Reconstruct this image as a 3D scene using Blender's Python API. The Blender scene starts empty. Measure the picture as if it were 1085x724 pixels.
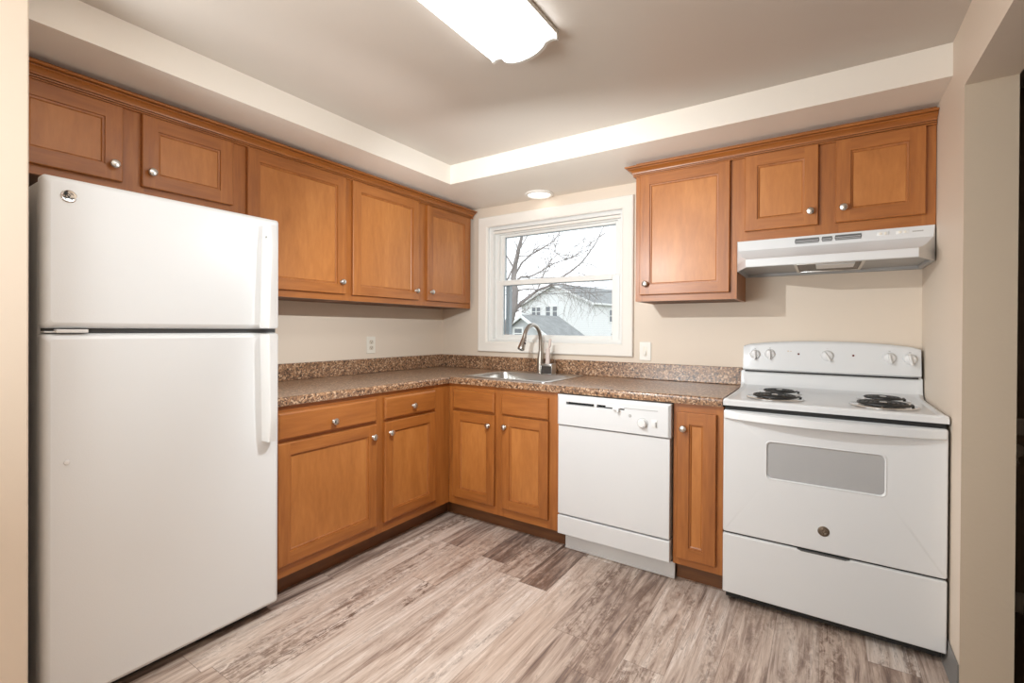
import bpy, bmesh, math, random
from mathutils import Vector, Matrix
random.seed(7)
S = bpy.context.scene
COL = S.collection
PI = math.pi

# ------------------------------------------------------------------ camera
CX, CY, CZ = 2.6297, -2.9375, 1.2218
YAW, PITCH, ROLL, FOC, PPY = 0.5834, -0.004, 0.0055, 499.308, 351.016
FW = Vector((-math.sin(YAW)*math.cos(PITCH), math.cos(YAW)*math.cos(PITCH), math.sin(PITCH)))
RT0 = Vector((math.cos(YAW), math.sin(YAW), 0))
UP0 = RT0.cross(FW)
RT = RT0*math.cos(ROLL) + UP0*math.sin(ROLL)
UP = UP0*math.cos(ROLL) - RT0*math.sin(ROLL)
cam_d = bpy.data.cameras.new('camera')
cam = bpy.data.objects.new('camera', cam_d); COL.objects.link(cam)
m = Matrix((RT, UP, -FW)).transposed().to_4x4(); m.translation = (CX, CY, CZ)
cam.matrix_world = m
cam_d.sensor_width = 36; cam_d.lens = FOC/1085*36
cam_d.shift_y = (PPY-362)/1085; cam_d.clip_start = .02; cam_d.clip_end = 500
S.camera = cam

def at(u, v, y):
    """a point of the street outside, at depth y, from where the photograph shows it"""
    d = FW + RT*((u-542.5)/FOC) - UP*((v-PPY)/FOC)
    return Vector((CX, CY, CZ)) + d*((y-CY)/d.y)

# ------------------------------------------------------------------ world, lights, exposure
w = bpy.data.worlds.new('overcast_sky'); S.world = w; w.use_nodes = True
bg = w.node_tree.nodes['Background']
bg.inputs[0].default_value = (.93, .965, 1, 1); bg.inputs[1].default_value = 1.75
LENS_STRENGTH = 8.0
LENS_COLOR = (.95, .985, 1, 1)
def area(name, loc, size, energy, color, rot=(0, 0, 0)):
    l = bpy.data.lights.new(name, 'AREA'); l.shape = 'RECTANGLE'; l.size, l.size_y = size
    l.energy = energy; l.color = color
    o = bpy.data.objects.new(name, l); COL.objects.link(o); o.location = loc; o.rotation_euler = rot
    return o
# added fill light behind the camera, no lamp is known there
area('rear_fill_light', (1.4, -4.7, 2.24), (1.6, 1.2), 10, (.91, .975, 1))
# the photographer's lights: a flash thrown up at the ceiling behind the camera,
# and a small bare flash inside the kitchen (it throws the hard shadows under the wall cabinets and hood)
area('bounce_flash', (.95, -3.95, 1.2), (1.0, 1.0), 66, (.90, .975, 1), (PI-.42, 0, 0))
area('front_fill', (1.0, -5.2, 1.45), (1.6, 1.5), 23, (.91, .975, 1), (PI/2, 0, 0))  # unseen frontal fill, added to flatten the light in the kitchen
fl = bpy.data.lights.new('bare_flash', 'SPOT'); fl.energy = 42; fl.color = (.91, .975, 1)
fl.spot_size = math.radians(172); fl.spot_blend = .5; fl.shadow_soft_size = 0
flo = bpy.data.objects.new('bare_flash', fl); COL.objects.link(flo); flo.location = (1.52, -1.55, 1.70)
flo.rotation_euler = Vector((-.22, .80, -.50)).to_track_quat('-Z', 'Y').to_euler()
fl2 = fl.copy(); fl2.name = 'bare_flash_left'; fl2.energy = 11; fl2.spot_size = math.radians(150); fl2.spot_blend = .7
flo2 = bpy.data.objects.new('bare_flash_left', fl2); COL.objects.link(flo2); flo2.location = (1.52, -1.55, 1.70)
flo2.rotation_euler = Vector((-.95, .10, -.14)).to_track_quat('-Z', 'Y').to_euler()
S.view_settings.view_transform = 'Standard'; S.view_settings.look = 'None'
S.view_settings.gamma = 1; S.view_settings.use_curve_mapping = False
S.view_settings.exposure = 0.16

# ------------------------------------------------------------------ materials
def new_mat(name):
    mt = bpy.data.materials.new(name); mt.use_nodes = True
    nt = mt.node_tree
    return mt, nt, nt.nodes['Principled BSDF']
def N(nt, kind, **kw):
    n = nt.nodes.new(kind)
    for k, v in kw.items(): setattr(n, k, v)
    return n
def L(nt, a, b): nt.links.new(a, b)
def lin(r, g, b):
    f = lambda c: (c/255/12.92 if c/255 <= .04045 else ((c/255+.055)/1.055)**2.4)
    return (f(r), f(g), f(b), 1)
def plain(name, col, rough=.5, metal=0, bump=0, bscale=200, var=0, coat=0, aniso=None):
    mt, nt, p = new_mat(name)
    p.inputs['Base Color'].default_value = col; p.inputs['Roughness'].default_value = rough
    p.inputs['Metallic'].default_value = metal
    if coat: p.inputs['Coat Weight'].default_value = coat; p.inputs['Coat Roughness'].default_value = .15
    tc = N(nt, 'ShaderNodeTexCoord')
    if bump:
        n = N(nt, 'ShaderNodeTexNoise'); n.inputs['Scale'].default_value = bscale; n.inputs['Detail'].default_value = 3
        L(nt, tc.outputs['Object'], n.inputs['Vector'])
        b = N(nt, 'ShaderNodeBump'); b.inputs['Strength'].default_value = bump; b.inputs['Distance'].default_value = .002
        L(nt, n.outputs[0], b.inputs['Height']); L(nt, b.outputs[0], p.inputs['Normal'])
    if var:
        n = N(nt, 'ShaderNodeTexNoise'); n.inputs['Scale'].default_value = 3; n.inputs['Detail'].default_value = 4
        L(nt, tc.outputs['Object'], n.inputs['Vector'])
        mx = N(nt, 'ShaderNodeMixRGB'); mx.blend_type = 'MULTIPLY'
        mx.inputs[1].default_value = col; mx.inputs[0].default_value = 1
        rp = N(nt, 'ShaderNodeValToRGB')
        rp.color_ramp.elements[0].position = .3; rp.color_ramp.elements[1].position = .7
        rp.color_ramp.elements[0].color = (1-var,)*3+(1,); rp.color_ramp.elements[1].color = (1, 1, 1, 1)
        L(nt, n.outputs[0], rp.inputs[0]); L(nt, rp.outputs[0], mx.inputs[2]); L(nt, mx.outputs[0], p.inputs['Base Color'])
    return mt
def wood(name, scale, dark, mid, light, rough=.44, fine=.5):
    mt, nt, p = new_mat(name)
    tc = N(nt, 'ShaderNodeTexCoord'); oi = N(nt, 'ShaderNodeObjectInfo')
    mul = N(nt, 'ShaderNodeMath', operation='MULTIPLY'); mul.inputs[1].default_value = 37.0
    L(nt, oi.outputs['Random'], mul.inputs[0])
    add = N(nt, 'ShaderNodeVectorMath', operation='ADD')
    L(nt, tc.outputs['Object'], add.inputs[0]); L(nt, mul.outputs[0], add.inputs[1])
    def noise(sc, detail, rough_, dist=0):
        mp = N(nt, 'ShaderNodeMapping'); mp.inputs['Scale'].default_value = sc
        L(nt, add.outputs[0], mp.inputs['Vector'])
        n = N(nt, 'ShaderNodeTexNoise'); n.inputs['Scale'].default_value = 1
        n.inputs['Detail'].default_value = detail; n.inputs['Roughness'].default_value = rough_
        n.inputs['Distortion'].default_value = dist
        L(nt, mp.outputs[0], n.inputs['Vector']); return n
    a = noise([s*7 for s in scale], 4, .55, .9)          # broad mottling
    b = noise([s*55 for s in scale], 3, .6, .2)          # fine grain
    mx = N(nt, 'ShaderNodeMath', operation='MULTIPLY_ADD'); mx.inputs[1].default_value = fine
    L(nt, b.outputs[0], mx.inputs[0])
    sc = N(nt, 'ShaderNodeMath', operation='MULTIPLY'); sc.inputs[1].default_value = 1-fine
    L(nt, a.outputs[0], sc.inputs[0]); L(nt, sc.outputs[0], mx.inputs[2])
    rp = N(nt, 'ShaderNodeValToRGB'); e = rp.color_ramp.elements
    e[0].position = .30; e[0].color = dark; e[1].position = .70; e[1].color = light
    k = e.new(.5); k.color = mid
    L(nt, mx.outputs[0], rp.inputs[0]); L(nt, rp.outputs[0], p.inputs['Base Color'])
    p.inputs['Roughness'].default_value = rough
    p.inputs['Coat Weight'].default_value = .2; p.inputs['Coat Roughness'].default_value = .30
    bp_ = N(nt, 'ShaderNodeBump'); bp_.inputs['Strength'].default_value = .05; bp_.inputs['Distance'].default_value = .001
    L(nt, b.outputs[0], bp_.inputs['Height']); L(nt, bp_.outputs[0], p.inputs['Normal'])
    return mt
WD, WM, WL = (.25, .076, .013, 1), (.35, .115, .021, 1), (.44, .158, .033, 1)
PD, PM, PL = (.36, .122, .023, 1), (.45, .165, .036, 1), (.54, .215, .054, 1)
M_WV = wood('stained_maple_upright', (1, 1, .10), WD, WM, WL)
M_WH = wood('stained_maple_level', (.10, 1, 1), WD, WM, WL)
M_WP = wood('stained_maple_panel', (1, 1, .22), PD, PM, PL, fine=.35)
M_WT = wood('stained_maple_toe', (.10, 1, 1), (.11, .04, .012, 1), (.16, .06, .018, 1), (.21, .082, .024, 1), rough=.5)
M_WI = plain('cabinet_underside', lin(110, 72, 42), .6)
M_PAINT = plain('beige_wall_paint', (.74, .63, .52, 1), .55, bump=.10, bscale=90)
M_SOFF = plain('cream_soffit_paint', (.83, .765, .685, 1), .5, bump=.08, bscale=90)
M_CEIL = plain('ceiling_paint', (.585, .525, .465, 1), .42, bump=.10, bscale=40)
M_TAN = plain('tan_jamb', (.60, .49, .375, 1), .5, bump=.30, bscale=60)
M_SIDE = plain('shaded_side_room_paint', (.30, .245, .19, 1), .6)  # the beige wall paint darkened: the unlit room's shade put into the colour
M_TRIM = plain('white_trim_paint', (.84, .80, .74, 1), .35)
M_VINYL = plain('white_vinyl', (.82, .815, .79, 1), .35)
M_WHITE = plain('white_appliance_enamel', (.71, .718, .728, 1), .28, coat=.3)
M_FRIDGE = plain('white_textured_enamel', (.785, .795, .805, 1), .35, bump=.10, bscale=260)
M_FRBODY = plain('grey_fridge_cabinet', (.36, .34, .32, 1), .5)
M_WPLAS = plain('white_plastic', (.76, .755, .75, 1), .35)
M_IVORY = plain('ivory_plastic', (.80, .75, .66, 1), .4)
M_IVORY2 = plain('ivory_socket', (.66, .58, .47, 1), .45)
M_BLACK = plain('black_void', (.012, .012, .012, 1), .6)
M_DGREY = plain('dark_grey_gasket', (.07, .07, .07, 1), .6)
M_SLOT = plain('grey_vent_shadow', (.10, .10, .10, 1), .6)
M_NICK = plain('satin_nickel', (.62, .60, .57, 1), .28, 1)
M_STEEL = plain('brushed_steel', (.62, .61, .59, 1), .30, 1, bump=.05, bscale=300)
M_FAUCET = plain('brushed_nickel', (.42, .39, .355, 1), .32, 1)
M_CHROME = plain('chrome', (.75, .74, .73, 1), .12, 1)
M_COIL = plain('black_coil', (.02, .02, .02, 1), .45)
M_BADGE = plain('bronze_badge', (.15, .115, .085, 1), .35, .6)
M_BADGEL = plain('bronze_badge_light', (.33, .27, .21, 1), .35, .6)
M_GREYPR = plain('grey_print', (.42, .41, .40, 1), .5)
M_TANPR = plain('tan_print', (.60, .50, .40, 1), .5)
M_RED = plain('dark_red_indicator', (.12, .015, .012, 1), .2)
M_HOODIN = plain('grey_hood_inside', (.40, .40, .40, 1), .45)
M_FILTER = plain('grey_mesh_filter', (.20, .18, .165, 1), .5, .4, bump=.9, bscale=700)
M_COVE = plain('dark_grey_cove_base', (.22, .21, .20, 1), .5)
M_CARPET = plain('brown_carpet', (.13, .09, .06, 1), .95, bump=.6, bscale=400)
M_PAN = plain('fixture_grey_white', (.62, .59, .55, 1), .4)
M_CADDYIN = plain('dark_caddy_inside', (.05, .04, .035, 1), .4)
M_PINK = plain('pale_pink_plastic', (.66, .55, .50, 1), .5)

def emis(name, col, st):
    mt = bpy.data.materials.new(name); mt.use_nodes = True; nt = mt.node_tree; nt.nodes.clear()
    e = N(nt, 'ShaderNodeEmission'); e.inputs[0].default_value = col; e.inputs[1].default_value = st
    o = N(nt, 'ShaderNodeOutputMaterial'); L(nt, e.outputs[0], o.inputs[0]); return mt
M_LENS = emis('lit_lens', LENS_COLOR, LENS_STRENGTH)
M_BULB = emis('lit_downlight', (1, .96, .90, 1), 2.2)
def glass(name, tint):
    mt = bpy.data.materials.new(name); mt.use_nodes = True; nt = mt.node_tree; nt.nodes.clear()
    t = N(nt, 'ShaderNodeBsdfTransparent'); t.inputs[0].default_value = tint
    g = N(nt, 'ShaderNodeBsdfGlossy'); g.inputs['Roughness'].default_value = .02
    f = N(nt, 'ShaderNodeFresnel'); f.inputs[0].default_value = 1.3
    mx = N(nt, 'ShaderNodeMixShader'); o = N(nt, 'ShaderNodeOutputMaterial')
    L(nt, f.outputs[0], mx.inputs[0]); L(nt, t.outputs[0], mx.inputs[1]); L(nt, g.outputs[0], mx.inputs[2]); L(nt, mx.outputs[0], o.inputs[0])
    return mt
M_GLASS = glass('window_glass', (.985, .99, .99, 1))

def counter_mat():
    mt, nt, p = new_mat('speckled_brown_laminate')
    tc = N(nt, 'ShaderNodeTexCoord')
    v = N(nt, 'ShaderNodeTexVoronoi'); v.inputs['Scale'].default_value = 130; v.inputs['Randomness'].default_value = 1
    n0 = N(nt, 'ShaderNodeTexNoise'); n0.inputs['Scale'].default_value = 60; n0.inputs['Detail'].default_value = 3
    L(nt, tc.outputs['Object'], n0.inputs['Vector'])
    mixv = N(nt, 'ShaderNodeVectorMath', operation='MULTIPLY_ADD'); mixv.inputs[1].default_value = (.016, .016, .016)
    L(nt, n0.outputs['Color'], mixv.inputs[0]); L(nt, tc.outputs['Object'], mixv.inputs[2]); L(nt, mixv.outputs[0], v.inputs['Vector'])
    rp = N(nt, 'ShaderNodeValToRGB'); rp.color_ramp.interpolation = 'CONSTANT'
    e = rp.color_ramp.elements
    cols = [(0, lin(66, 46, 34)), (.10, lin(116, 84, 62)), (.28, lin(146, 108, 78)), (.46, lin(168, 130, 98)), (.66, lin(128, 96, 72)), (.80, lin(196, 164, 134)), (.92, lin(94, 70, 54))]
    e[0].position, e[0].color = cols[0]; e[1].position, e[1].color = cols[1]
    for ps, c in cols[2:]: k = e.new(ps); k.color = c
    sep = N(nt, 'ShaderNodeSeparateColor'); L(nt, v.outputs['Color'], sep.inputs[0]); L(nt, sep.outputs[0], rp.inputs[0])
    L(nt, rp.outputs[0], p.inputs['Base Color'])
    p.inputs['Roughness'].default_value = .28
    p.inputs['Coat Weight'].default_value = .6; p.inputs['Coat Roughness'].default_value = .22
    return mt
M_COUNTER = counter_mat()

def floor_mat():
    mt, nt, p = new_mat('greyed_oak_vinyl_planks')
    tc = N(nt, 'ShaderNodeTexCoord'); sx = N(nt, 'ShaderNodeSeparateXYZ'); L(nt, tc.outputs['Object'], sx.inputs[0])
    def M(op, a, b=None, c=None):
        n = N(nt, 'ShaderNodeMath', operation=op)
        for i, v in enumerate((a, b, c)):
            if v is None: continue
            if isinstance(v, (int, float)): n.inputs[i].default_value = v
            else: L(nt, v, n.inputs[i])
        return n.outputs[0]
    PW, PLN = .152, 1.22
    xs = M('DIVIDE', M('ADD', sx.outputs[0], -1.105), PW); row = M('FLOOR', xs); fx = M('FRACT', xs)
    wn = N(nt, 'ShaderNodeTexWhiteNoise', noise_dimensions='1D'); L(nt, M('ADD', row, 11.0), wn.inputs['W'])
    ys = M('ADD', M('DIVIDE', sx.outputs[1], PLN), M('MULTIPLY', wn.outputs['Value'], 7.3)); col = M('FLOOR', ys); fy = M('FRACT', ys)
    cb = N(nt, 'ShaderNodeCombineXYZ'); L(nt, M('ADD', row, 5.0), cb.inputs[0]); L(nt, col, cb.inputs[1])
    w2 = N(nt, 'ShaderNodeTexWhiteNoise', noise_dimensions='3D'); L(nt, cb.outputs[0], w2.inputs['Vector'])
    rnd = w2.outputs['Value']; sc2 = N(nt, 'ShaderNodeSeparateColor'); L(nt, w2.outputs['Color'], sc2.inputs[0])
    cy2 = N(nt, 'ShaderNodeCombineXYZ'); L(nt, sx.outputs[0], cy2.inputs[0]); L(nt, M('ADD', sx.outputs[1], M('MULTIPLY', rnd, 9.0)), cy2.inputs[1]); L(nt, M('MULTIPLY', rnd, 41.0), cy2.inputs[2])
    def noise(sc, det, rg, dist):
        mp = N(nt, 'ShaderNodeMapping'); mp.inputs['Scale'].default_value = sc; L(nt, cy2.outputs[0], mp.inputs['Vector'])
        n = N(nt, 'ShaderNodeTexNoise'); n.inputs['Scale'].default_value = 1; n.inputs['Detail'].default_value = det
        n.inputs['Roughness'].default_value = rg; n.inputs['Distortion'].default_value = dist
        L(nt, mp.outputs[0], n.inputs['Vector']); return n.outputs[0]
    a = noise((19, 1.5, 1), 6, .66, 1.6)       # broad streaks and cathedrals
    b = noise((120, 3.0, 1), 4, .70, .6)       # grain lines
    c = noise((45, 22, 1), 5, .75, .5)         # worn saw marks
    d = noise((7, 1.1, 1), 4, .60, 1.2)        # where the wear gathers
    g = noise((34, 1.3, 1), 3, .55, 2.8)       # long dark cracks
    rp = N(nt, 'ShaderNodeValToRGB'); e = rp.color_ramp.elements
    t = M('ADD', M('ADD', M('MULTIPLY', a, .72), M('MULTIPLY', b, .26)), M('MULTIPLY_ADD', rnd, .20, -.078))
    e[0].position = .35; e[0].color = lin(110, 93, 86)
    e[1].position = .70; e[1].color = lin(232, 221, 213)
    for ps, cc in ((.43, lin(152, 132, 121)), (.49, lin(184, 165, 153)), (.56, lin(205, 188, 176))):
        k = e.new(ps); k.color = cc
    L(nt, t, rp.inputs[0])
    def rng_(v, lo, hi):
        q = N(nt, 'ShaderNodeMapRange'); q.inputs[1].default_value = lo; q.inputs[2].default_value = hi; L(nt, v, q.inputs[0]); return q.outputs[0]
    # brown worn patches, broken up by the saw marks
    mk = M('MULTIPLY', M('MULTIPLY', rng_(d, .46, .58), rng_(M('ADD', M('MULTIPLY', c, .55), M('MULTIPLY', b, .45)), .46, .56)), M('MULTIPLY_ADD', sc2.outputs[1], .6, .40))
    m0 = N(nt, 'ShaderNodeMixRGB'); L(nt, mk, m0.inputs[0]); L(nt, rp.outputs[0], m0.inputs[1]); m0.inputs[2].default_value = lin(112, 88, 75)
    ck = M('MULTIPLY', M('MULTIPLY', M('SUBTRACT', 1, rng_(M('ABSOLUTE', M('SUBTRACT', g, .5)), .0, .022)), rng_(a, .50, .60)), .55)
    mx = N(nt, 'ShaderNodeMixRGB'); L(nt, ck, mx.inputs[0]); L(nt, m0.outputs[0], mx.inputs[1]); mx.inputs[2].default_value = lin(92, 70, 58)
    # tint between planks
    tn = N(nt, 'ShaderNodeMixRGB'); tn.blend_type = 'MULTIPLY'; L(nt, M('MULTIPLY', sc2.outputs[2], .45), tn.inputs[0]); L(nt, mx.outputs[0], tn.inputs[1]); tn.inputs[2].default_value = (.98, .88, .80, 1)
    # plank seams
    ex = M('MINIMUM', fx, M('SUBTRACT', 1, fx)); ey = M('MINIMUM', fy, M('SUBTRACT', 1, fy))
    seam = M('MAXIMUM', M('LESS_THAN', ex, .0045), M('LESS_THAN', ey, .0008))
    sm = N(nt, 'ShaderNodeMixRGB'); L(nt, M('MULTIPLY', seam, .6), sm.inputs[0]); L(nt, tn.outputs[0], sm.inputs[1]); sm.inputs[2].default_value = lin(90, 72, 62)
    L(nt, sm.outputs[0], p.inputs['Base Color'])
    p.inputs['Roughness'].default_value = .42
    bm_ = N(nt, 'ShaderNodeBump'); bm_.inputs['Strength'].default_value = .12; bm_.inputs['Distance'].default_value = .001
    L(nt, b, bm_.inputs['Height']); L(nt, bm_.outputs[0], p.inputs['Normal'])
    return mt
M_FLOOR = floor_mat()

def oven_glass_mat():
    mt, nt, p = new_mat('grey_dotted_oven_glass')
    tc = N(nt, 'ShaderNodeTexCoord')
    wv = N(nt, 'ShaderNodeTexVoronoi'); wv.inputs['Scale'].default_value = 330; wv.inputs['Randomness'].default_value = 0
    L(nt, tc.outputs['Object'], wv.inputs['Vector'])
    rp = N(nt, 'ShaderNodeValToRGB'); rp.color_ramp.elements[0].color = (.26, .26, .265, 1); rp.color_ramp.elements[1].color = (.44, .44, .445, 1)
    rp.color_ramp.elements[0].position = .3; rp.color_ramp.elements[1].position = .45
    L(nt, wv.outputs['Distance'], rp.inputs[0]); L(nt, rp.outputs[0], p.inputs['Base Color'])
    p.inputs['Roughness'].default_value = .12
    return mt
M_OVENGL = oven_glass_mat()
def siding_mat():
    mt, nt, p = new_mat('white_lap_siding')
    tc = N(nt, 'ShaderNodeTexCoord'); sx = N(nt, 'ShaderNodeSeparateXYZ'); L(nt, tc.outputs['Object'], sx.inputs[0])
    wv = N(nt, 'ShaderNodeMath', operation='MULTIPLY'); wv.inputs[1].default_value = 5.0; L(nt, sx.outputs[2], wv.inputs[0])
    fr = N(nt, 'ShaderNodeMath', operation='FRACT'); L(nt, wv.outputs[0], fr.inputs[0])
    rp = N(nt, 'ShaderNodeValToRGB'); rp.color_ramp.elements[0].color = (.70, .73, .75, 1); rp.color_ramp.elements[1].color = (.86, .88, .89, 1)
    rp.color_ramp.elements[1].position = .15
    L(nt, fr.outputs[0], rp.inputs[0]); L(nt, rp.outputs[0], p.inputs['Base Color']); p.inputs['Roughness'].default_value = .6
    return mt
M_SIDING = siding_mat()
M_ROOF = plain('grey_shingles', (.30, .315, .315, 1), .9, bump=.4, bscale=30, var=.25)
M_EXTTRIM = plain('white_exterior_trim', (.86, .88, .88, 1), .5)
M_EXTGL = plain('dark_exterior_window', (.18, .20, .22, 1), .1)
M_GAR = plain('pale_garage_siding', (.62, .65, .67, 1), .7)
M_BARK = plain('grey_bark', (.34, .31, .30, 1), .9, bump=.6, bscale=30, var=.35)
M_GRASS = plain('winter_lawn', (.20, .20, .12, 1), .95, var=.3)
M_EVERG = plain('evergreen_needles', (.05, .07, .045, 1), .8, var=.3)
M_WIRE = plain('dark_wire', (.12, .12, .13, 1), .6)
M_STRIP = plain('blue_grey_screen_edge', (.28, .32, .35, 1), .5)

# ------------------------------------------------------------------ mesh helpers
class MB:
    def __init__(self, off=(0, 0, 0)):
        self.v = []; self.f = []; self.mi = []; self.off = Vector(off)
    def add(self, vs, fs, mat=0):
        b = len(self.v); self.v += [Vector(p)-self.off for p in vs]
        for f in fs: self.f.append([b+i for i in f]); self.mi.append(mat)
    def box(self, x0, x1, y0, y1, z0, z1, bev=0, mat=0, seg=2):
        x0, x1 = min(x0, x1), max(x0, x1); y0, y1 = min(y0, y1), max(y0, y1); z0, z1 = min(z0, z1), max(z0, z1)
        bm = bmesh.new(); bmesh.ops.create_cube(bm, size=1)
        for q in bm.verts:
            q.co = Vector(((x0+x1)/2+q.co.x*(x1-x0), (y0+y1)/2+q.co.y*(y1-y0), (z0+z1)/2+q.co.z*(z1-z0)))
        if bev: bmesh.ops.bevel(bm, geom=bm.edges[:], offset=min(bev, .45*min(x1-x0, y1-y0, z1-z0)), segments=seg, profile=.5, affect='EDGES', clamp_overlap=True)
        bm.verts.index_update()
        self.add([q.co.copy() for q in bm.verts], [[q.index for q in f.verts] for f in bm.faces], mat); bm.free()
    def loft(self, rings, close=True, cap0=False, cap1=False, mat=0):
        n = len(rings[0]); vs = [p for r in rings for p in r]; fs = []
        for i in range(len(rings)-1):
            for j in range(n if close else n-1):
                k = (j+1) % n; fs.append([i*n+j, i*n+k, (i+1)*n+k, (i+1)*n+j])
        if cap0: fs.append(list(range(n))[::-1])
        if cap1: fs.append([(len(rings)-1)*n+j for j in range(n)])
        self.add(vs, fs, mat)
    def prism(self, prof, axis, a, b, mat=0):
        """closed profile (p,q) extruded along axis; the other two axes in xyz order"""
        def P(p, q, t): return {'x': (t, p, q), 'y': (p, t, q), 'z': (p, q, t)}[axis]
        self.loft([[P(p, q, a) for p, q in prof], [P(p, q, b) for p, q in prof]], True, True, True, mat)
    def tube(self, pts, rad, n=10, cap=True, mat=0):
        pts = [Vector(p) for p in pts]
        if not isinstance(rad, (list, tuple)): rad = [rad]*len(pts)
        t = (pts[1]-pts[0]).normalized(); u = t.orthogonal().normalized(); rings = []
        for i, p in enumerate(pts):
            if i == 0: tn = (pts[1]-p)
            elif i == len(pts)-1: tn = (p-pts[i-1])
            else: tn = (pts[i+1]-p).normalized()+(p-pts[i-1]).normalized()
            tn = tn.normalized() if tn.length > 1e-9 else t
            u = (u-tn*u.dot(tn)).normalized(); w_ = tn.cross(u)
            rings.append([p+(u*math.cos(2*PI*k/n)+w_*math.sin(2*PI*k/n))*rad[i] for k in range(n)])
        self.loft(rings, True, cap, cap, mat)
    def lathe(self, prof, o, axis, n=20, mat=0, cap0=True, cap1=True):
        """profile (r, t) turned about axis through o"""
        ax = Vector(axis).normalized(); u = ax.orthogonal().normalized(); w_ = ax.cross(u); o = Vector(o)
        self.loft([[o+ax*t+(u*math.cos(2*PI*k/n)+w_*math.sin(2*PI*k/n))*max(r, 1e-5) for k in range(n)] for r, t in prof], True, cap0, cap1, mat)
    def torus(self, o, axis, R, r, n=28, m_=8, mat=0):
        ax = Vector(axis).normalized(); u = ax.orthogonal().normalized(); w_ = ax.cross(u); o = Vector(o); rings = []
        for i in range(n+1):
            d = u*math.cos(2*PI*i/n)+w_*math.sin(2*PI*i/n)
            rings.append([o+d*(R+r*math.cos(2*PI*k/m_))+ax*r*math.sin(2*PI*k/m_) for k in range(m_)])
        self.loft(rings, True, mat=mat)
    def build(self, name, mats, parent=None, sharp=.6):
        me = bpy.data.meshes.new(name); me.from_pydata([tuple(p) for p in self.v], [], self.f)
        if not isinstance(mats, (list, tuple)): mats = [mats]
        for q in mats: me.materials.append(q)
        bm = bmesh.new(); bm.from_mesh(me)
        for i, f in enumerate(bm.faces): f.material_index = self.mi[i]
        bmesh.ops.recalc_face_normals(bm, faces=bm.faces[:])
        bm.to_mesh(me); bm.free()
        for p in me.polygons: p.use_smooth = True
        me.set_sharp_from_angle(angle=sharp)
        bm = bmesh.new(); bm.from_mesh(me)
        for e_ in bm.edges:
            if len(e_.link_faces) == 2:
                a_, b_ = e_.link_faces[0].calc_area(), e_.link_faces[1].calc_area()
                if max(a_, b_) > .0015 and max(a_, b_) > 12*min(a_, b_) and e_.calc_face_angle(0) > .02: e_.smooth = False
        bm.to_mesh(me); bm.free()
        o = bpy.data.objects.new(name, me); COL.objects.link(o)
        if parent is not None: o.parent = parent
        else: o.location = self.off
        return o
def rrect(cx, cy, hw, hh, r, n=6):
    out = []
    for (sx_, sy_, a0) in ((1, 1, 0), (-1, 1, PI/2), (-1, -1, PI), (1, -1, 1.5*PI)):
        for k in range(n+1):
            a = a0+PI/2*k/n; out.append((cx+sx_*(hw-r)+r*math.cos(a), cy+sy_*(hh-r)+r*math.sin(a)))
    return out
def thing(name, label, cat, loc=(0, 0, 0), rz=0, group=None):
    o = bpy.data.objects.new(name, None); COL.objects.link(o); o.empty_display_size = .1
    o.location = loc; o.rotation_euler = (0, 0, rz); o['label'] = label; o['category'] = cat
    if group: o['group'] = group
    return o
def tag(o, label, cat, group=None):
    o['label'] = label; o['category'] = cat
    if group: o['group'] = group
    return o
def struct(name, mb, mt, parent=None):
    o = mb.build(name, mt, parent)
    if parent is None: o['kind'] = 'structure'
    return o

# ------------------------------------------------------------------ dimensions of the room
W = 3.021; ZS = 2.161; ZC = 2.284; SD = .603; CD = .637; FD = .6115; UD = .3247; UB = 1.382
WT = .13                       # wall thickness
JY = -.779                     # end of the right wall at the doorway
STX, STY = .75, -2.577         # wall stub beside the refrigerator
WX0, WX1, WZ0, WZ1 = .462, 1.558, 1.11, 2.018   # rough window opening

# ---- shell
f = MB(); f.box(-.13, W, -5.6, .13, -.12, 0); f.box(W, W+WT, JY, .13, -.12, 0); f.box(W, W+WT, -5.6, JY, -.12, 0)
struct('floor', f, M_FLOOR)
f = MB(); f.box(W+WT, 5.6, -5.6, .13, -.12, -.002); o = struct('floor', f, M_CARPET); o.name = 'floor_right'
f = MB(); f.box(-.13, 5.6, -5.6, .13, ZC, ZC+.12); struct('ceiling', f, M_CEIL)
f = MB()
f.box(-.13, WX0, 0, .13, 0, ZC); f.box(WX1, W, 0, .13, 0, ZC)
f.box(WX0, WX1, 0, .13, 0, WZ0); f.box(WX0, WX1, 0, .13, WZ1, ZC)
struct('wall_back', f, M_PAINT)
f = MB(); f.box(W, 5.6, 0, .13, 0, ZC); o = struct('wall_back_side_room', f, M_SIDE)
f = MB(); f.box(-.13, 0, -5.6, 0, 0, ZC); struct('wall_left', f, M_PAINT)
f = MB(); f.box(0, STX, STY-.13, STY, 0, ZC, .004); struct('wall_left_stub', f, M_PAINT)
f = MB()
f.box(W, W+WT, JY, 0, 0, ZC, mat=0)
f.box(W, W+WT, -1.76, JY, 2.05, ZC, mat=0)
f.box(W, W+WT, -5.6, -1.76, 0, ZC, mat=0)
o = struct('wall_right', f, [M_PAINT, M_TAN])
for p in o.data.polygons:      # the doorway's end face is set to a darker tan
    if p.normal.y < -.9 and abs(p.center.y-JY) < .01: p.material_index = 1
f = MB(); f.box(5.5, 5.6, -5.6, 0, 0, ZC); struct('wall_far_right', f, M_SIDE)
f = MB(); f.box(-.13, 5.6, -5.7, -5.6, 0, ZC); struct('wall_front', f, M_PAINT)
f = MB()
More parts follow.
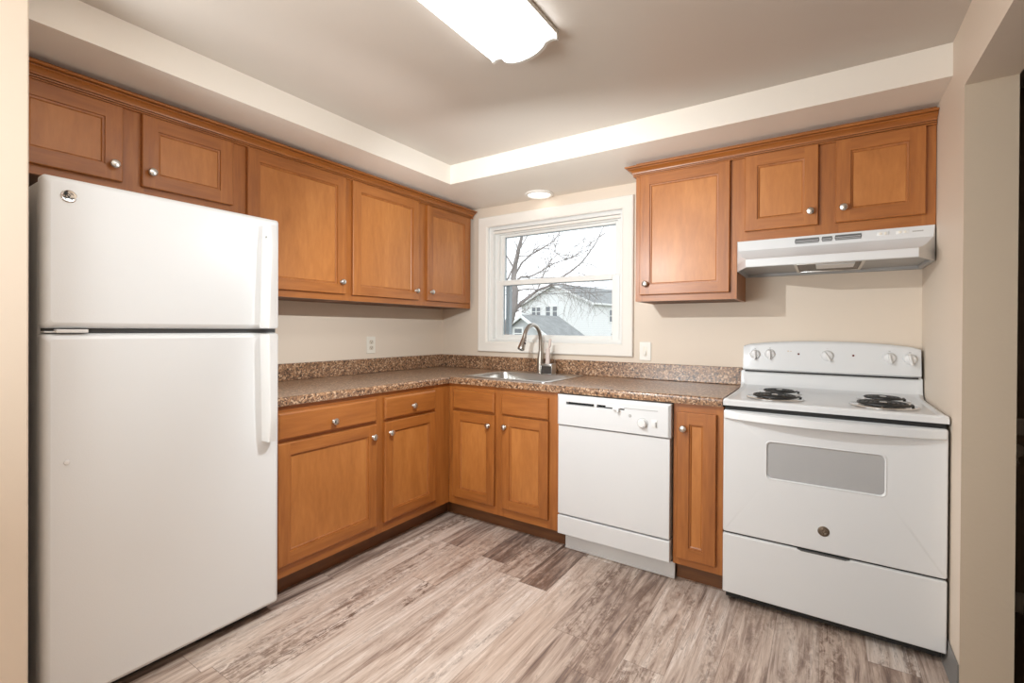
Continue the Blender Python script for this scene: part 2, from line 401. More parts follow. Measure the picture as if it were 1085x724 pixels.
f.add([(0, STY, ZS), (SD, STY, ZS), (SD, -SD, ZS), (W, -SD, ZS), (W, 0, ZS), (0, 0, ZS),
       (0, STY, ZC), (SD, STY, ZC), (SD, -SD, ZC), (W, -SD, ZC), (W, 0, ZC), (0, 0, ZC)],
      [[0, 1, 2, 5], [2, 3, 4, 5], [6, 7, 8, 11], [8, 9, 10, 11], [0, 1, 7, 6], [1, 2, 8, 7], [2, 3, 9, 8], [3, 4, 10, 9], [4, 5, 11, 10], [5, 0, 6, 11]])
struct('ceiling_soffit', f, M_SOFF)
f = MB(); f.box(W+WT, 5.5, -.016, 0, 0, .085, .003); struct('baseboard_back', f, M_TRIM)
f = MB(); f.box(W+WT, 5.5, -.018, 0, .775, .845, .004); struct('trim_1', f, M_TRIM)
f = MB(); f.prism([(W-.001, 0), (W-.001, .095), (W-.005, .095), (W-.007, .02), (W-.016, .004), (W-.016, 0)], 'y', JY, -.05)
struct('baseboard_right', f, M_COVE)

# ---- window
win = bpy.data.objects.new('window_1', None); COL.objects.link(win); win.location = (1.01, 0, 1.10); win['kind'] = 'structure'
WO = (1.01, 0, 1.10)
def frame_rect(mb, x0, x1, z0, z1, wd, y0, y1, bev=.003, mat=0):
    mb.box(x0, x0+wd, y0, y1, z0, z1, bev, mat); mb.box(x1-wd, x1, y0, y1, z0, z1, bev, mat)
    mb.box(x0+wd, x1-wd, y0, y1, z0, z0+wd, bev, mat); mb.box(x0+wd, x1-wd, y0, y1, z1-wd, z1, bev, mat)
def casing(mb, x0, x1, z0, z1, prof):
    """picture frame casing with mitred corners; prof = (inset, y)"""
    rings = []
    for ins, y in prof:
        rings.append([(x0+ins, y, z0+ins), (x1-ins, y, z0+ins), (x1-ins, y, z1-ins), (x0+ins, y, z1-ins)])
    mb.loft(rings)
f = MB(WO)
casing(f, .386, 1.621, 1.050, 2.083, [(0, -.0005), (0, -.020), (.006, -.024), (.014, -.021), (.030, -.018), (.060, -.016), (.068, -.014), (.074, -.011), (.078, -.004), (.079, .0)])
f.build('casing', M_TRIM, win)
f = MB(WO)
casing(f, WX0, WX1, WZ0, WZ1, [(0, .0), (.004, .0), (.004, .055), (0, .055)])   # jamb liner
casing(f, WX0+.004, WX1-.004, WZ0+.004, WZ1-.004, [(0, .02), (.030, .02), (.033, .024), (.034, .056), (.062, .056), (.064, .060), (.064, .128), (0, .128)])
f.build('window_frame', M_VINYL, win)
f = MB(WO); f.box(WX0+.036, WX1-.036, .026, .05, WZ1-.060, WZ1-.040, .003); f.build('head_stop', M_TRIM, win)
def sash(name, x0, x1, z0, z1, wd, wt, wb, y0, y1):
    s = MB(WO)
    s.box(x0, x0+wd, y0, y1, z0, z1, .003); s.box(x1-wd, x1, y0, y1, z0, z1, .003)
    s.box(x0+wd, x1-wd, y0, y1, z0, z0+wb, .003); s.box(x0+wd, x1-wd, y0, y1, z1-wt, z1, .003)
    so = s.build(name, M_VINYL, win)
    g = MB(WO); ym = (y0+y1)/2; g.box(x0+wd-.004, x1-wd+.004, ym-.003, ym+.003, z0+wb-.004, z1-wt+.004)
    go = g.build('pane', M_GLASS, so)
    b = MB(WO); xa, xb, za, zb = x0+wd, x1-wd, z0+wb, z1-wt
    b.box(xa, xa+.006, ym+.004, y1-.002, za, zb); b.box(xa, xb, ym+.004, y1-.002, zb-.005, zb)
    b.build('glazing_edge', M_STRIP, so)
    return so
sash('upper_sash', .520, 1.506, 1.560, 1.960, .042, .026, .040, .082, .108)
ls = sash('lower_sash', .518, 1.506, 1.150, 1.592, .052, .034, .030, .050, .078)
f = MB(WO); f.box(.574, .606, .090, .126, 1.184, 1.56); f.build('screen_channel', M_STRIP, win)
f = MB(WO); f.box(.500, 1.520, .030, .082, 1.140, 1.152, .002); f.build('sill_stop', M_VINYL, win)

# ------------------------------------------------------------------ cabinets
# cabinet space: x runs along the wall (to the right seen from the front), y = 0 at the wall, fronts at negative y
def knob(u, z, d, parent):
    k = MB()
    k.lathe([(.0085, 0), (.0085, .003), (.0055, .006), (.0055, .012), (.011, .015), (.0155, .019), (.0162, .023), (.0135, .027), (.007, .0295), (0, .030)], (u, -d, z), (0, -1, 0), 20)
    return k.build('knob', M_NICK, parent)
def shaker(u0, u1, z0, z1, d, parent, kn=None, sw=.055, name='door', th=.020):
    b = MB(); y0 = -d; yf = -(d+th); e = .003
    def ring(i, y): return [(u0+i, y, z0+i), (u1-i, y, z0+i), (u1-i, y, z1-i), (u0+i, y, z1-i)]
    b.loft([ring(0, y0-.0005), ring(0, yf+e), ring(e*.4, yf+e*.4), ring(e, yf)], cap0=True)
    a0, a1, c0, c1 = u0+e, u1-e, z0+e, z1-e; i0, i1, k0, k1 = u0+sw, u1-sw, z0+sw, z1-sw
    b.add([(a0, yf, c0), (i0, yf, c0), (i0, yf, c1), (a0, yf, c1)], [[0, 1, 2, 3]], 0)
    b.add([(i1, yf, c0), (a1, yf, c0), (a1, yf, c1), (i1, yf, c1)], [[0, 1, 2, 3]], 0)
    b.add([(i0, yf, c0), (i1, yf, c0), (i1, yf, k0), (i0, yf, k0)], [[0, 1, 2, 3]], 1)
    b.add([(i0, yf, k1), (i1, yf, k1), (i1, yf, c1), (i0, yf, c1)], [[0, 1, 2, 3]], 1)
    b.loft([ring(sw, yf), ring(sw+.0012, yf+.0060), ring(sw+.007, yf+.0072), ring(sw+.011, yf+.0110)], mat=0)
    b.add(ring(sw+.011, yf+.0110), [[0, 1, 2, 3]], 2)
    o = b.build(name, [M_WV, M_WH, M_WP], parent, sharp=.35)
    if kn: knob(kn[0], kn[1], d+th, o)
    return o
def slab(u0, u1, z0, z1, d, parent, kn=None, name='drawer_front', th=.020):
    b = MB(); y0 = -d; yf = -(d+th)
    def ring(i, y): return [(u0+i, y, z0+i), (u1-i, y, z0+i), (u1-i, y, z1-i), (u0+i, y, z1-i)]
    b.loft([ring(0, y0-.0005), ring(0, yf+.006), ring(.003, yf+.003), ring(.008, yf)], cap0=True, cap1=True)
    o = b.build(name, [M_WH], parent, sharp=.35)
    if kn: knob(kn[0], kn[1], d+th, o)
    return o
def face_frame(u0, u1, z0, z1, d, opens, parent):
    b = MB(); us = sorted({u0, u1, *[v for q in opens for v in q[:2]]}); zs = sorted({z0, z1, *[v for q in opens for v in q[2:]]})
    for i in range(len(us)-1):
        um = (us[i]+us[i+1])/2
        colopen = [q for q in opens if q[0] < um < q[1]]
        if not colopen: b.box(us[i], us[i+1], -d, -d+.019, z0, z1, 0, 0); continue
        for j in range(len(zs)-1):
            zm = (zs[j]+zs[j+1])/2
            if any(q[2] < zm < q[3] for q in colopen): continue
            b.box(us[i], us[i+1], -d, -d+.019, zs[j], zs[j+1], 0, 1)
    return b.build('face_frame', [M_WV, M_WH], parent)
def carcass(u0, u1, z0, z1, d, parent, top=True, rec=.012):
    t = .016; b = MB(); yb = -.001; yf = -d+.019
    b.box(u0, u0+t, yf, yb, z0, z1); b.box(u1-t, u1, yf, yb, z0, z1)
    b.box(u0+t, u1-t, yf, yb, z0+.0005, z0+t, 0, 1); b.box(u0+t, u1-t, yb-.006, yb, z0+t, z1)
    if top: b.box(u0+t, u1-t, yf, yb-.006, z1-t, z1)
    return b.build('cabinet_box', [M_WV, M_WI], parent)
def ins(q, k=.012): return (q[0]+k, q[1]-k, q[2]+k, q[3]-k)
def upper(label, u0, u1, z0, doors, left, group=None):
    t = thing('wall_cabinet', label, 'cabinet', (0, 0, 0), PI/2 if left else 0, group)
    carcass(u0, u1, z0, ZS-.001, UD, t)
    face_frame(u0, u1, z0, ZS-.001, UD, [ins(q[0]) for q in doors], t)
    for q, kn in doors: shaker(*q, UD, t, kn)
    return t
G1 = 'wall cabinets on the left wall'; G2 = 'wall cabinets on the window wall'
upper('short wall cabinet with two low doors directly above the white refrigerator', -2.574, -1.796, 1.757,
      [((-2.560, -2.238, 1.789, 2.080), (-2.268, 1.848)), ((-2.176, -1.826, 1.789, 2.080), (-2.146, 1.850))], True, G1)
upper('tall single door wall cabinet just right of the refrigerator, beside the short pair above it', -1.796, -1.183, UB,
      [((-1.760, -1.207, 1.418, 2.082), (-1.238, 1.485))], True, G1)
upper('single door wall cabinet on the left wall directly above the ivory outlet', -1.183, -.582, UB,
      [((-1.158, -.622, 1.416, 2.082), (-.652, 1.477))], True, G1)
upper('darker single door wall cabinet in the room corner left of the window', -.582, -.041, UB,
      [((-.538, -.080, 1.418, 2.078), (-.505, 1.478))], True, G1)
upper('tall single door wall cabinet between the window and the range hood', 1.7416, 2.264, UB,
      [((1.770, 2.232, 1.417, 2.082), (1.806, 1.477))], False, G2)
upper('short two door wall cabinet directly above the white range hood', 2.264, 3.019, 1.668,
      [((2.300, 2.607, 1.714, 2.086), (2.577, 1.777)), ((2.673, 2.985, 1.714, 2.086), (2.703, 1.777))], False, G2)

# crown moulding
CROWN = [(.0005, 2.084), (.012, 2.084), (.012, 2.0885), (.004, 2.0885), (.004, 2.0925), (.014, 2.0925), (.0145, 2.0965), (.006, 2.0965), (.006, 2.1005), (.015, 2.1005),
         (.017, 2.106), (.022, 2.112), (.030, 2.118), (.039, 2.1215), (.039, 2.1245), (.033, 2.1245), (.033, 2.128), (.046, 2.128), (.050, 2.130), (.052, 2.1335), (.050, 2.137), (.0005, 2.137)]
def crown(path, label, left):
    t = thing('crown_molding', label, 'molding', (0, 0, 0), PI/2 if left else 0)
    b = MB(); rings = []; P = [Vector(p) for p in path]
    for i, p in enumerate(P):
        ns = []
        if i > 0: d = (p-P[i-1]).normalized(); ns.append(Vector((d.y, -d.x)))
        if i < len(P)-1: d = (P[i+1]-p).normalized(); ns.append(Vector((d.y, -d.x)))
        mv = ns[0] if len(ns) == 1 else (ns[0]+ns[1])/(1+ns[0].dot(ns[1]))
        rings.append([(p.x+mv.x*o_, p.y+mv.y*o_, z) for o_, z in CROWN])
    b.loft(rings, True, True, True); b.build('molding_strip', M_WH, t, sharp=.3); return t
crown([(-2.574, -UD), (-.022, -UD)], 'stained wood crown molding along the top of the left wall cabinets', True)
crown([(1.7416, -.002), (1.7416, -UD), (3.019, -UD)], 'stained wood crown molding atop the cabinets right of the window', False)

def base(label, u0, u1, fu0, fu1, left, fronts, group, toe=(None, None)):
    t = thing('base_cabinet', label, 'cabinet', (0, 0, 0), PI/2 if left else 0, group)
    carcass(u0, u1, .1, .873, FD, t, top=False, rec=0)
    ops = [ins(q[1]) for q in fronts]
    face_frame(fu0, fu1, .1, .873, FD, ops, t)
    for kind, q, kn in fronts:
        if kind == 'door': shaker(*q, FD, t, kn)
        else: slab(*q, FD, t, kn, name='drawer_front' if kn else 'false_front')
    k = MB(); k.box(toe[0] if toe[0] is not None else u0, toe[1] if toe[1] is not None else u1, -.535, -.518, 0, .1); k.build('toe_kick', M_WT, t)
    return t
G3 = 'base cabinets along the left wall'; G4 = 'base cabinets under the window wall counter'
base('wide base cabinet with one drawer over one door, beside the refrigerator', -1.796, -1.191, -1.796, -1.191, True,
     [('drawer', (-1.772, -1.221, .722, .843), (-1.492, .766)), ('door', (-1.772, -1.221, .157, .706), (-1.250, .643))], G3)
base('narrow base cabinet with drawer over door in the left run next to the corner', -1.191, -.640, -1.191, -.6125, True,
     [('drawer', (-1.165, -.761, .722, .841), (-.957, .773)), ('door', (-1.165, -.759, .157, .706), (-1.130, .646))], G3, toe=(None, -.518))
base('sink base cabinet with two doors under two false drawer fronts', .640, 1.414, .6125, 1.414, False,
     [('false', (.655, .979, .714, .835), None), ('false', (1.032, 1.348, .714, .835), None),
      ('door', (.657, .981, .154, .700), (.942, .637)), ('door', (1.036, 1.351, .154, .706), (1.062, .643))], G4, toe=(.535, None))
base('slim one door base cabinet between the dishwasher and the range', 2.032, 2.2535, 2.032, 2.2535, False,
     [('door', (2.052, 2.226, .137, .834), (2.083, .758))], G4)

# ---- countertop
SX0, SX1, SY0, SY1 = .715, 1.285, -.545, -.15       # sink cut-out
t = thing('countertop', 'L shaped speckled brown laminate countertop running over the base cabinets', 'countertop', (0, 0, .874))
f = MB((0, 0, .874)); E_ = .60
f.box(.001, E_, -1.797, -E_, .874, .914)
f.box(.001, SX0, -E_, -.001, .874, .914); f.box(SX1, 2.253, -E_, -.001, .874, .914)
f.box(SX0, SX1, -E_, SY0, .874, .914); f.box(SX0, SX1, SY1, -.001, .874, .914)
pr = [(0, .8745), (.028, .8745)] + [(.025+.012*math.sin(a*PI/10), .902+.012*math.cos(a*PI/10)) for a in range(5, -1, -1)] + [(0, .914)]
pr[1] = (.034, .8745)
P1 = [(E_+p, -1.797, z) for p, z in pr]; P2 = [(E_+p, -E_-p, z) for p, z in pr]; P3 = [(2.253, -E_-p, z) for p, z in pr]
f.loft([P1, P2, P3], True, True, True)
f.build('counter_slab', M_COUNTER, t, sharp=.7)
f = MB((0, 0, .874)); f.box(.001, .020, -1.797, -.001, .9142, 1.014, .004); f.box(.020, 2.253, -.020, -.001, .9142, 1.014, .004); f.build('backsplash', M_COUNTER, t)

# ---- sink
t = thing('sink', 'stainless steel drop-in sink set in the counter below the window', 'sink', (1.0, -.33, .914))
OF = (1.0, -.33, .914)
xc, yc = 1.0, -.315
def RR(cx, cy, hw, hh, r, z): return [(x, y, z) for x, y in rrect(cx, cy, hw, hh, r)]
f = MB(OF); by = -.355
f.loft([RR(xc, yc, .312, .262, .03, .9145), RR(xc, yc, .312, .262, .03, .918), RR(xc, yc, .306, .256, .03, .9205), RR(xc, by, .278, .190, .05, .9195), RR(xc, by, .272, .184, .05, .917)])
f.build('sink_rim', M_STEEL, t)
f = MB(OF)
f.loft([RR(xc, by, .272, .184, .05, .917), RR(xc, by, .266, .178, .05, .89), RR(xc, by, .258, .170, .055, .78), RR(xc, by, .235, .150, .06, .755), RR(xc, by, .05, .05, .0499, .750)], cap1=True)
f.build('basin', M_STEEL, t)
f = MB(OF); f.lathe([(.045, 0), (.043, .003), (.03, .0025), (.028, -.004), (0, -.004)], (xc, by, .7512), (0, 0, 1), 24); f.build('drain', M_CHROME, t)

# ---- faucet
fx, fy, fz = .985, -.083, .9205
t = thing('faucet', 'brushed nickel gooseneck pull-down faucet behind the steel sink', 'faucet', (fx, fy, fz))
OF = (fx, fy, fz)
f = MB(OF); f.lathe([(.030, 0), (.030, .004), (.0235, .012), (.022, .09), (.020, .115), (.0165, .140), (.0155, .148)], (fx, fy, fz), (0, 0, 1), 24); f.build('body', M_FAUCET, t)
path = [(fx, fy, 1.06), (fx, fy, 1.10), (fx, fy, 1.145)]
R_ = .108
for k in range(1, 17):
    a = PI*k/16*.93; path.append((fx, fy-R_+R_*math.cos(a), 1.145+R_*math.sin(a)))
f = MB(OF); f.tube(path, .0135, 14); f.build('spout', M_FAUCET, t)
e1 = Vector(path[-1]); dv = (Vector(path[-1])-Vector(path[-2])).normalized(); dv = (dv+Vector((0, -.22, 0))).normalized()
f = MB(OF); f.lathe([(.0155, -.004), (.016, .004), (.0145, .008), (.017, .02), (.0215, .06), (.0235, .085), (.022, .09), (.018, .091), (0, .089)], e1, dv, 20)
h = f.build('spray_head', M_FAUCET, t)
f = MB(OF); c_ = e1+dv*.045+Vector((.016, -.002, 0))
f.lathe([(.008, 0), (.008, .005), (.005, .0065), (0, .0065)], c_, (1, -.35, .1), 12); f.lathe([(.005, 0), (.005, .004), (0, .005)], c_-dv*.020+Vector((-.002, 0, 0)), (1, -.35, .1), 10)
f.build('spray_button', M_BLACK, h)
f = MB(OF); f.lathe([(.017, 0), (.017, .028), (.015, .034), (0, .035)], (fx+.018, fy, fz+.045), (1, 0, 0), 18)
hd = f.build('handle_hub', M_FAUCET, t)
f = MB(OF); f.tube([(fx+.043, fy, fz+.055), (fx+.048, fy+.004, fz+.10), (fx+.056, fy+.010, fz+.142)], [.006, .005, .0065], 10); f.build('lever', M_FAUCET, hd)

# ---- sponge caddy and brush
kx0, kx1, ky0, ky1, kz = 1.034, 1.120, -.168, -.108, .9205
t = thing('sink_caddy', 'small steel wire caddy with dark inside, right of the faucet', 'caddy', ((kx0+kx1)/2, (ky0+ky1)/2, kz)); OF = tuple(t.location)
f = MB(OF)
f.box(kx0, kx1, ky0, ky1, kz, kz+.004, .001); f.box(kx0, kx0+.006, ky0, ky1, kz+.004, kz+.07, .001); f.box(kx1-.004, kx1, ky0, ky1, kz+.004, kz+.07, .001)
f.box(kx0, kx1, ky0, ky0+.002, kz+.054, kz+.070, .0008); f.box(kx0, kx1, ky1-.002, ky1, kz+.004, kz+.070, .0008)
f.build('caddy_box', M_STEEL, t)
f = MB(OF); f.box(kx0+.008, kx1-.006, ky0+.003, ky0+.006, kz+.005, kz+.055); f.build('caddy_front', M_CADDYIN, t)
f = MB(OF); f.tube([(kx1-.005, ky1-.006, kz+.06), (kx1-.005, ky1-.006, kz+.125), (kx0+.012, ky1-.006, kz+.125), (kx0+.012, ky1-.006, kz+.06)], .0022, 6); f.build('wire_rail', M_FAUCET, t)
bx_, by_ = 1.072, -.134
t = thing('dish_brush', 'slim pale dish brush standing upright in the sink caddy', 'brush', (bx_, by_, kz+.004)); OF = tuple(t.location)
f = MB(OF); f.loft([RR(bx_, by_, .014, .010, .006, kz+.004), RR(bx_, by_, .015, .011, .006, kz+.06), RR(bx_, by_, .013, .009, .006, kz+.165), RR(bx_, by_, .008, .006, .004, kz+.172)], cap0=True, cap1=True); f.build('brush_block', M_PINK, t)
f = MB(OF); f.loft([RR(bx_+.002, by_, .005, .005, .003, kz+.168), RR(bx_+.013, by_, .008, .006, .004, kz+.185), RR(bx_+.018, by_, .009, .006, .004, kz+.232), RR(bx_+.018, by_, .006, .004, .003, kz+.238)], cap0=True, cap1=True); f.build('brush_handle', M_PINK, t)

# ------------------------------------------------------------------ refrigerator (front looks along +x)
FX, FY0, FY1, FT, FB, ZG = .687, -1.7995, -2.536, 1.683, .045, 1.2092
t = thing('refrigerator', 'white top freezer refrigerator standing against the left wall stub', 'refrigerator', (.38, (FY0+FY1)/2, 0)); OF = tuple(t.location)
f = MB(OF); f.box(.02, .615, FY1+.004, FY0-.002, .03, FT-.012, .006); f.build('cabinet_body', M_FRIDGE, t)
def fridge_door(name, z0, z1):
    b = MB(OF); rings = []
    yc_, zc_ = (FY0+FY1)/2, (z0+z1)/2; hy, hz = (FY0-FY1)/2, (z1-z0)/2
    for i, x in ((.002, .628), (0, .634), (0, FX-.022), (.003, FX-.010), (.009, FX-.003), (.018, FX)):
        rings.append([(x, y, z) for y, z in rrect(yc_, zc_, hy-i, hz-i, .012)])
    b.loft(rings, cap0=True, cap1=True); return b.build(name, M_FRIDGE, t)
fd = fridge_door('freezer_door', ZG+.008, FT); rd = fridge_door('fresh_food_door', FB, ZG-.008)
f = MB(OF); f.box(.612, .630, FY1+.02, FY0-.012, FB+.02, ZG-.02); f.box(.612, .630, FY1+.02, FY0-.012, ZG+.02, FT-.02); f.build('gasket', M_DGREY, t)
f = MB(OF); f.box(.60, .660, FY1+.010, FY0-.006, ZG-.0075, ZG+.0075); f.build('door_gap_rail', M_DGREY, t)
f = MB(OF); f.box(.640, FX+.002, FY1+.030, FY1+.105, ZG-.0060, ZG+.0050, .001); f.box(.640, FX-.004, FY1+.004, FY1+.030, ZG-.0055, ZG-.001, .001); f.build('hinge', M_WPLAS, t)
f = MB(OF); f.box(.55, .628, FY1+.03, FY0-.02, .012, FB-.004, .002); f.build('toe_grille', M_BLACK, t)
for xx in (.57, .08):
    for yy in (FY1+.06, FY0-.05):
        f = MB(OF); f.lathe([(.02, 0), (.02, .012), (.012, .014), (.012, .035)], (xx, yy, 0), (0, 0, 1), 14); f.build('levelling_foot', M_BLACK, t)
def handle(z0, z1, flip, parent):
    """blade handle standing off the door: open grip on its left; tapers to the far end"""
    b = MB(OF); rings = []; n = 16
    for i in range(n+1):
        s = i/n; z = z0+(z1-z0)*s
        q = s if not flip else 1-s            # q = 0 at the door gap, 1 at the far end
        pr_ = .062-.014*max(0, q-.8)/.2        # projection
        yl = -1.884+.010*q; yr = -1.838
        rings.append([(FX-.002, yr+.004, z), (FX+pr_*.55, yr+.001, z), (FX+pr_*.95, yr-.006, z), (FX+pr_, yr-.012, z), (FX+pr_, yl+.004, z), (FX+pr_-.003, yl, z), (FX-.002, yl-.002, z)])
    b.loft(rings, True, True, True); return b.build('handle', M_WPLAS, parent, sharp=.5)
h1 = handle(ZG+.012, 1.645, False, fd); h2 = handle(.752, ZG-.012, True, rd)
f = MB(OF); f.lathe([(.0045, 0), (.0035, .002), (0, .0022)], (FX+.03, -1.8775, 1.595), (0, -1, 0), 10); f.build('screw_cap', M_GREYPR, h1)
f = MB(OF); f.lathe([(.008, 0), (.007, .003), (.004, .0042), (0, .0044)], (FX-.0005, -2.481, .803), (1, 0, 0), 14); f.build('hole_cap', M_WPLAS, rd)
def monogram(b, c, ax_u, ax_v, ax_n, R, r, mat):
    """round badge monogram: two flowing script letters inside a ring with four corner swirls"""
    c = Vector(c); U, V, Nn = Vector(ax_u), Vector(ax_v), Vector(ax_n)
    def T(pts, rr): b.tube([c+U*p*R+V*q*R+Nn*.0006 for p, q in pts], rr, 6, mat=mat)
    G = [(-.05, .42), (-.22, .50), (-.42, .30), (-.50, 0), (-.40, -.30), (-.20, -.40), (-.05, -.22), (-.08, .02), (-.25, .02), (-.12, .06), (.0, -.02)]
    Eg = [(.42, .34), (.30, .48), (.12, .38), (.10, .18), (.25, .08), (.12, .0), (.05, -.2), (.16, -.42), (.36, -.40), (.50, -.20)]
    T(G, r); T(Eg, r)
    for k in range(4):
        a0 = PI/4+k*PI/2; T([(.72*math.cos(a0+d), .72*math.sin(a0+d)) for d in (-.55, -.3, 0, .3, .55)], r*.8)
bc = (FX, -2.478, 1.624)
f = MB(OF); f.lathe([(.0195, -.001), (.0195, .002), (.0175, .0035), (.0155, .0025), (0, .0022)], bc, (1, 0, 0), 32); bd = f.build('badge', M_CHROME, fd)
bd['label'] = 'round chrome monogram badge'
f = MB(OF); monogram(f, (FX+.0028, -2.478, 1.624), (0, 1, 0), (0, 0, 1), (1, 0, 0), .0160, .0011, 0); f.build('monogram', M_DGREY, bd)

# ------------------------------------------------------------------ dishwasher
DX0, DX1, DF = 1.4185, 2.0275, .642
t = thing('dishwasher', 'white built-in dishwasher under the counter between the wood cabinets', 'dishwasher', (1.722, -.35, 0)); OF = tuple(t.location)
f = MB(OF); f.box(DX0+.004, DX1-.004, -.585, -.03, .09, .868); f.build('tub_body', M_DGREY, t)
f = MB(OF); f.box(DX0+.003, DX1-.005, -DF, -.586, .216, .700, .004); f.build('door_panel', M_WHITE, t)
x0, x1, z0, z1 = DX0, DX1, .704, .868
f = MB(OF)
def ringd(i, y): return [(x0+i, y, z0+i*.3), (x1-i, y, z0+i*.3), (x1-i, y, z1-i), (x0+i, y, z1-i)]
f.loft([ringd(0, -.586), ringd(0, -DF), ringd(.010, -DF-.010), ringd(.013, -DF-.011)], cap0=True)
yf = -DF-.011; a0, a1, c0, c1 = x0+.013, x1-.013, z0+.0039, z1-.013
HS0, HS1, HZ0, HZ1 = 1.475, 1.80, .8175, .833
f.add([(a0, yf, c0), (a1, yf, c0), (a1, yf, HZ0), (a0, yf, HZ0)], [[0, 1, 2, 3]]); f.add([(a0, yf, HZ1), (a1, yf, HZ1), (a1, yf, c1), (a0, yf, c1)], [[0, 1, 2, 3]])
f.add([(a0, yf, HZ0), (HS0, yf, HZ0), (HS0, yf, HZ1), (a0, yf, HZ1)], [[0, 1, 2, 3]]); f.add([(HS1, yf, HZ0), (a1, yf, HZ0), (a1, yf, HZ1), (HS1, yf, HZ1)], [[0, 1, 2, 3]])
f.loft([[(HS0, yy, HZ0), (HS1, yy, HZ0), (HS1, yy, HZ1), (HS0, yy, HZ1)] for yy in (yf, yf+.035)])
cp = f.build('control_panel', M_WHITE, t, sharp=.3)
f = MB(OF); f.box(HS0-.004, HS1+.004, yf+.034, yf+.040, HZ0-.004, HZ1+.004); f.build('grip_recess', M_BLACK, cp)
f = MB(OF); f.box(1.637, 1.652, yf-.0005, yf+.03, HZ0-.001, HZ1+.001, .001); f.box(1.70, HS1, yf-.0006, yf+.012, HZ0+.007, HZ1+.001, .001); f.build('grip_divider', M_WHITE, cp)
f = MB(OF); f.box(1.742, 1.775, yf-.016, yf+.008, .817, .826, .002); f.box(1.764, 1.776, yf-.018, yf, .806, .826, .002); f.build('latch', M_WPLAS, cp)
f = MB(OF); f.box(HS1, 1.968, yf-.0012, yf+.001, .8275, .8305); f.build('panel_groove', M_GREYPR, cp)
f = MB(OF); f.lathe([(.0265, 0), (.0265, .003), (.025, .0035), (.021, .004), (.020, .016), (.017, .019), (0, .0195)], (1.893, yf, .764), (0, -1, 0), 28)
dk = f.build('timer_dial', M_WPLAS, cp)
f = MB(OF); f.torus((1.893, yf-.0035, .764), (0, 1, 0), .0248, .0012, 32, 6); f.box(1.899, 1.913, yf-.0205, yf-.018, .746, .752, .001); f.build('dial_mark', M_GREYPR, dk)
f = MB(OF); f.box(1.937, 1.966, yf-.002, yf+.001, .748, .786, .0012); rk = f.build('rocker_plate', M_WPLAS, cp)
f = MB(OF); f.box(1.955, 1.962, yf-.007, yf-.001, .752, .776, .0015); f.build('rocker_switch', M_GREYPR, rk)
f = MB(OF); f.lathe([(.008, 0), (.008, .0012), (0, .0014)], (1.829, yf, .7935), (0, -1, 0), 20); bd = f.build('badge', M_GREYPR, cp)
f = MB(OF); monogram(f, (1.829, yf-.0014, .7935), (1, 0, 0), (0, 0, 1), (0, -1, 0), .0075, .0005, 0); f.build('monogram', M_WPLAS, bd)
f = MB(OF); f.box(DX0+.003, DX1-.003, -DF-.003, -.586, .107, .209, .004); f.build('lower_panel', M_WHITE, t)
f = MB(OF); f.box(DX0+.012, DX1+.002, -.565, -.545, .004, .108, .002); f.box(DX0+.012, DX1+.002, -.569, -.545, 0, .012, .002); f.build('kick_plate', M_WHITE, t)

# ------------------------------------------------------------------ range
RX0, RX1, RF = 2.2565, 3.0145, .642
t = thing('electric_range', 'white freestanding electric coil range in the right corner', 'stove', (2.6355, -.35, 0)); OF = tuple(t.location)
f = MB(OF); f.box(RX0+.004, RX1-.004, -.600, -.025, .05, .880, .003); f.build('range_body', M_WHITE, t)
for xx in (RX0+.035, RX1-.035):
    for yy in (-.56, -.08):
        f = MB(OF); f.lathe([(.022, 0), (.022, .012), (.012, .016), (.012, .055)], (xx, yy, 0), (0, 0, 1), 14); f.build('levelling_foot', M_BLACK, t)
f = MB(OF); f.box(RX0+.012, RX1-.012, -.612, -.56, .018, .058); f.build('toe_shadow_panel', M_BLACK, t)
# cooktop: shallow pan with raised rim, riser at the back
f = MB(OF)
prof = [(-RF, .886), (-RF-.001, .906), (-RF+.004, .913), (-RF+.014, .916), (-RF+.030, .913), (-.20, .913), (-.125, .916), (-.100, .930), (-.088, .955), (-.082, 1.004), (-.03, 1.004), (-.03, .886)]
f.loft([[(x, y, z+(dz if 0 < i < 11 else 0)) for i, (y, z) in enumerate(prof)] for x, dz in ((RX0, -.004), (RX0+.004, 0), (RX0+.016, .0045), (RX0+.03, 0), (RX1-.03, 0), (RX1-.016, .0045), (RX1-.004, 0), (RX1, -.004))], True, True, True)
ct = f.build('cooktop', M_WHITE, t, sharp=.55)
f = MB(OF); f.box(RX0+.006, RX1-.006, -.625, -.59, .862, .888); f.build('cooktop_gap', M_BLACK, t)
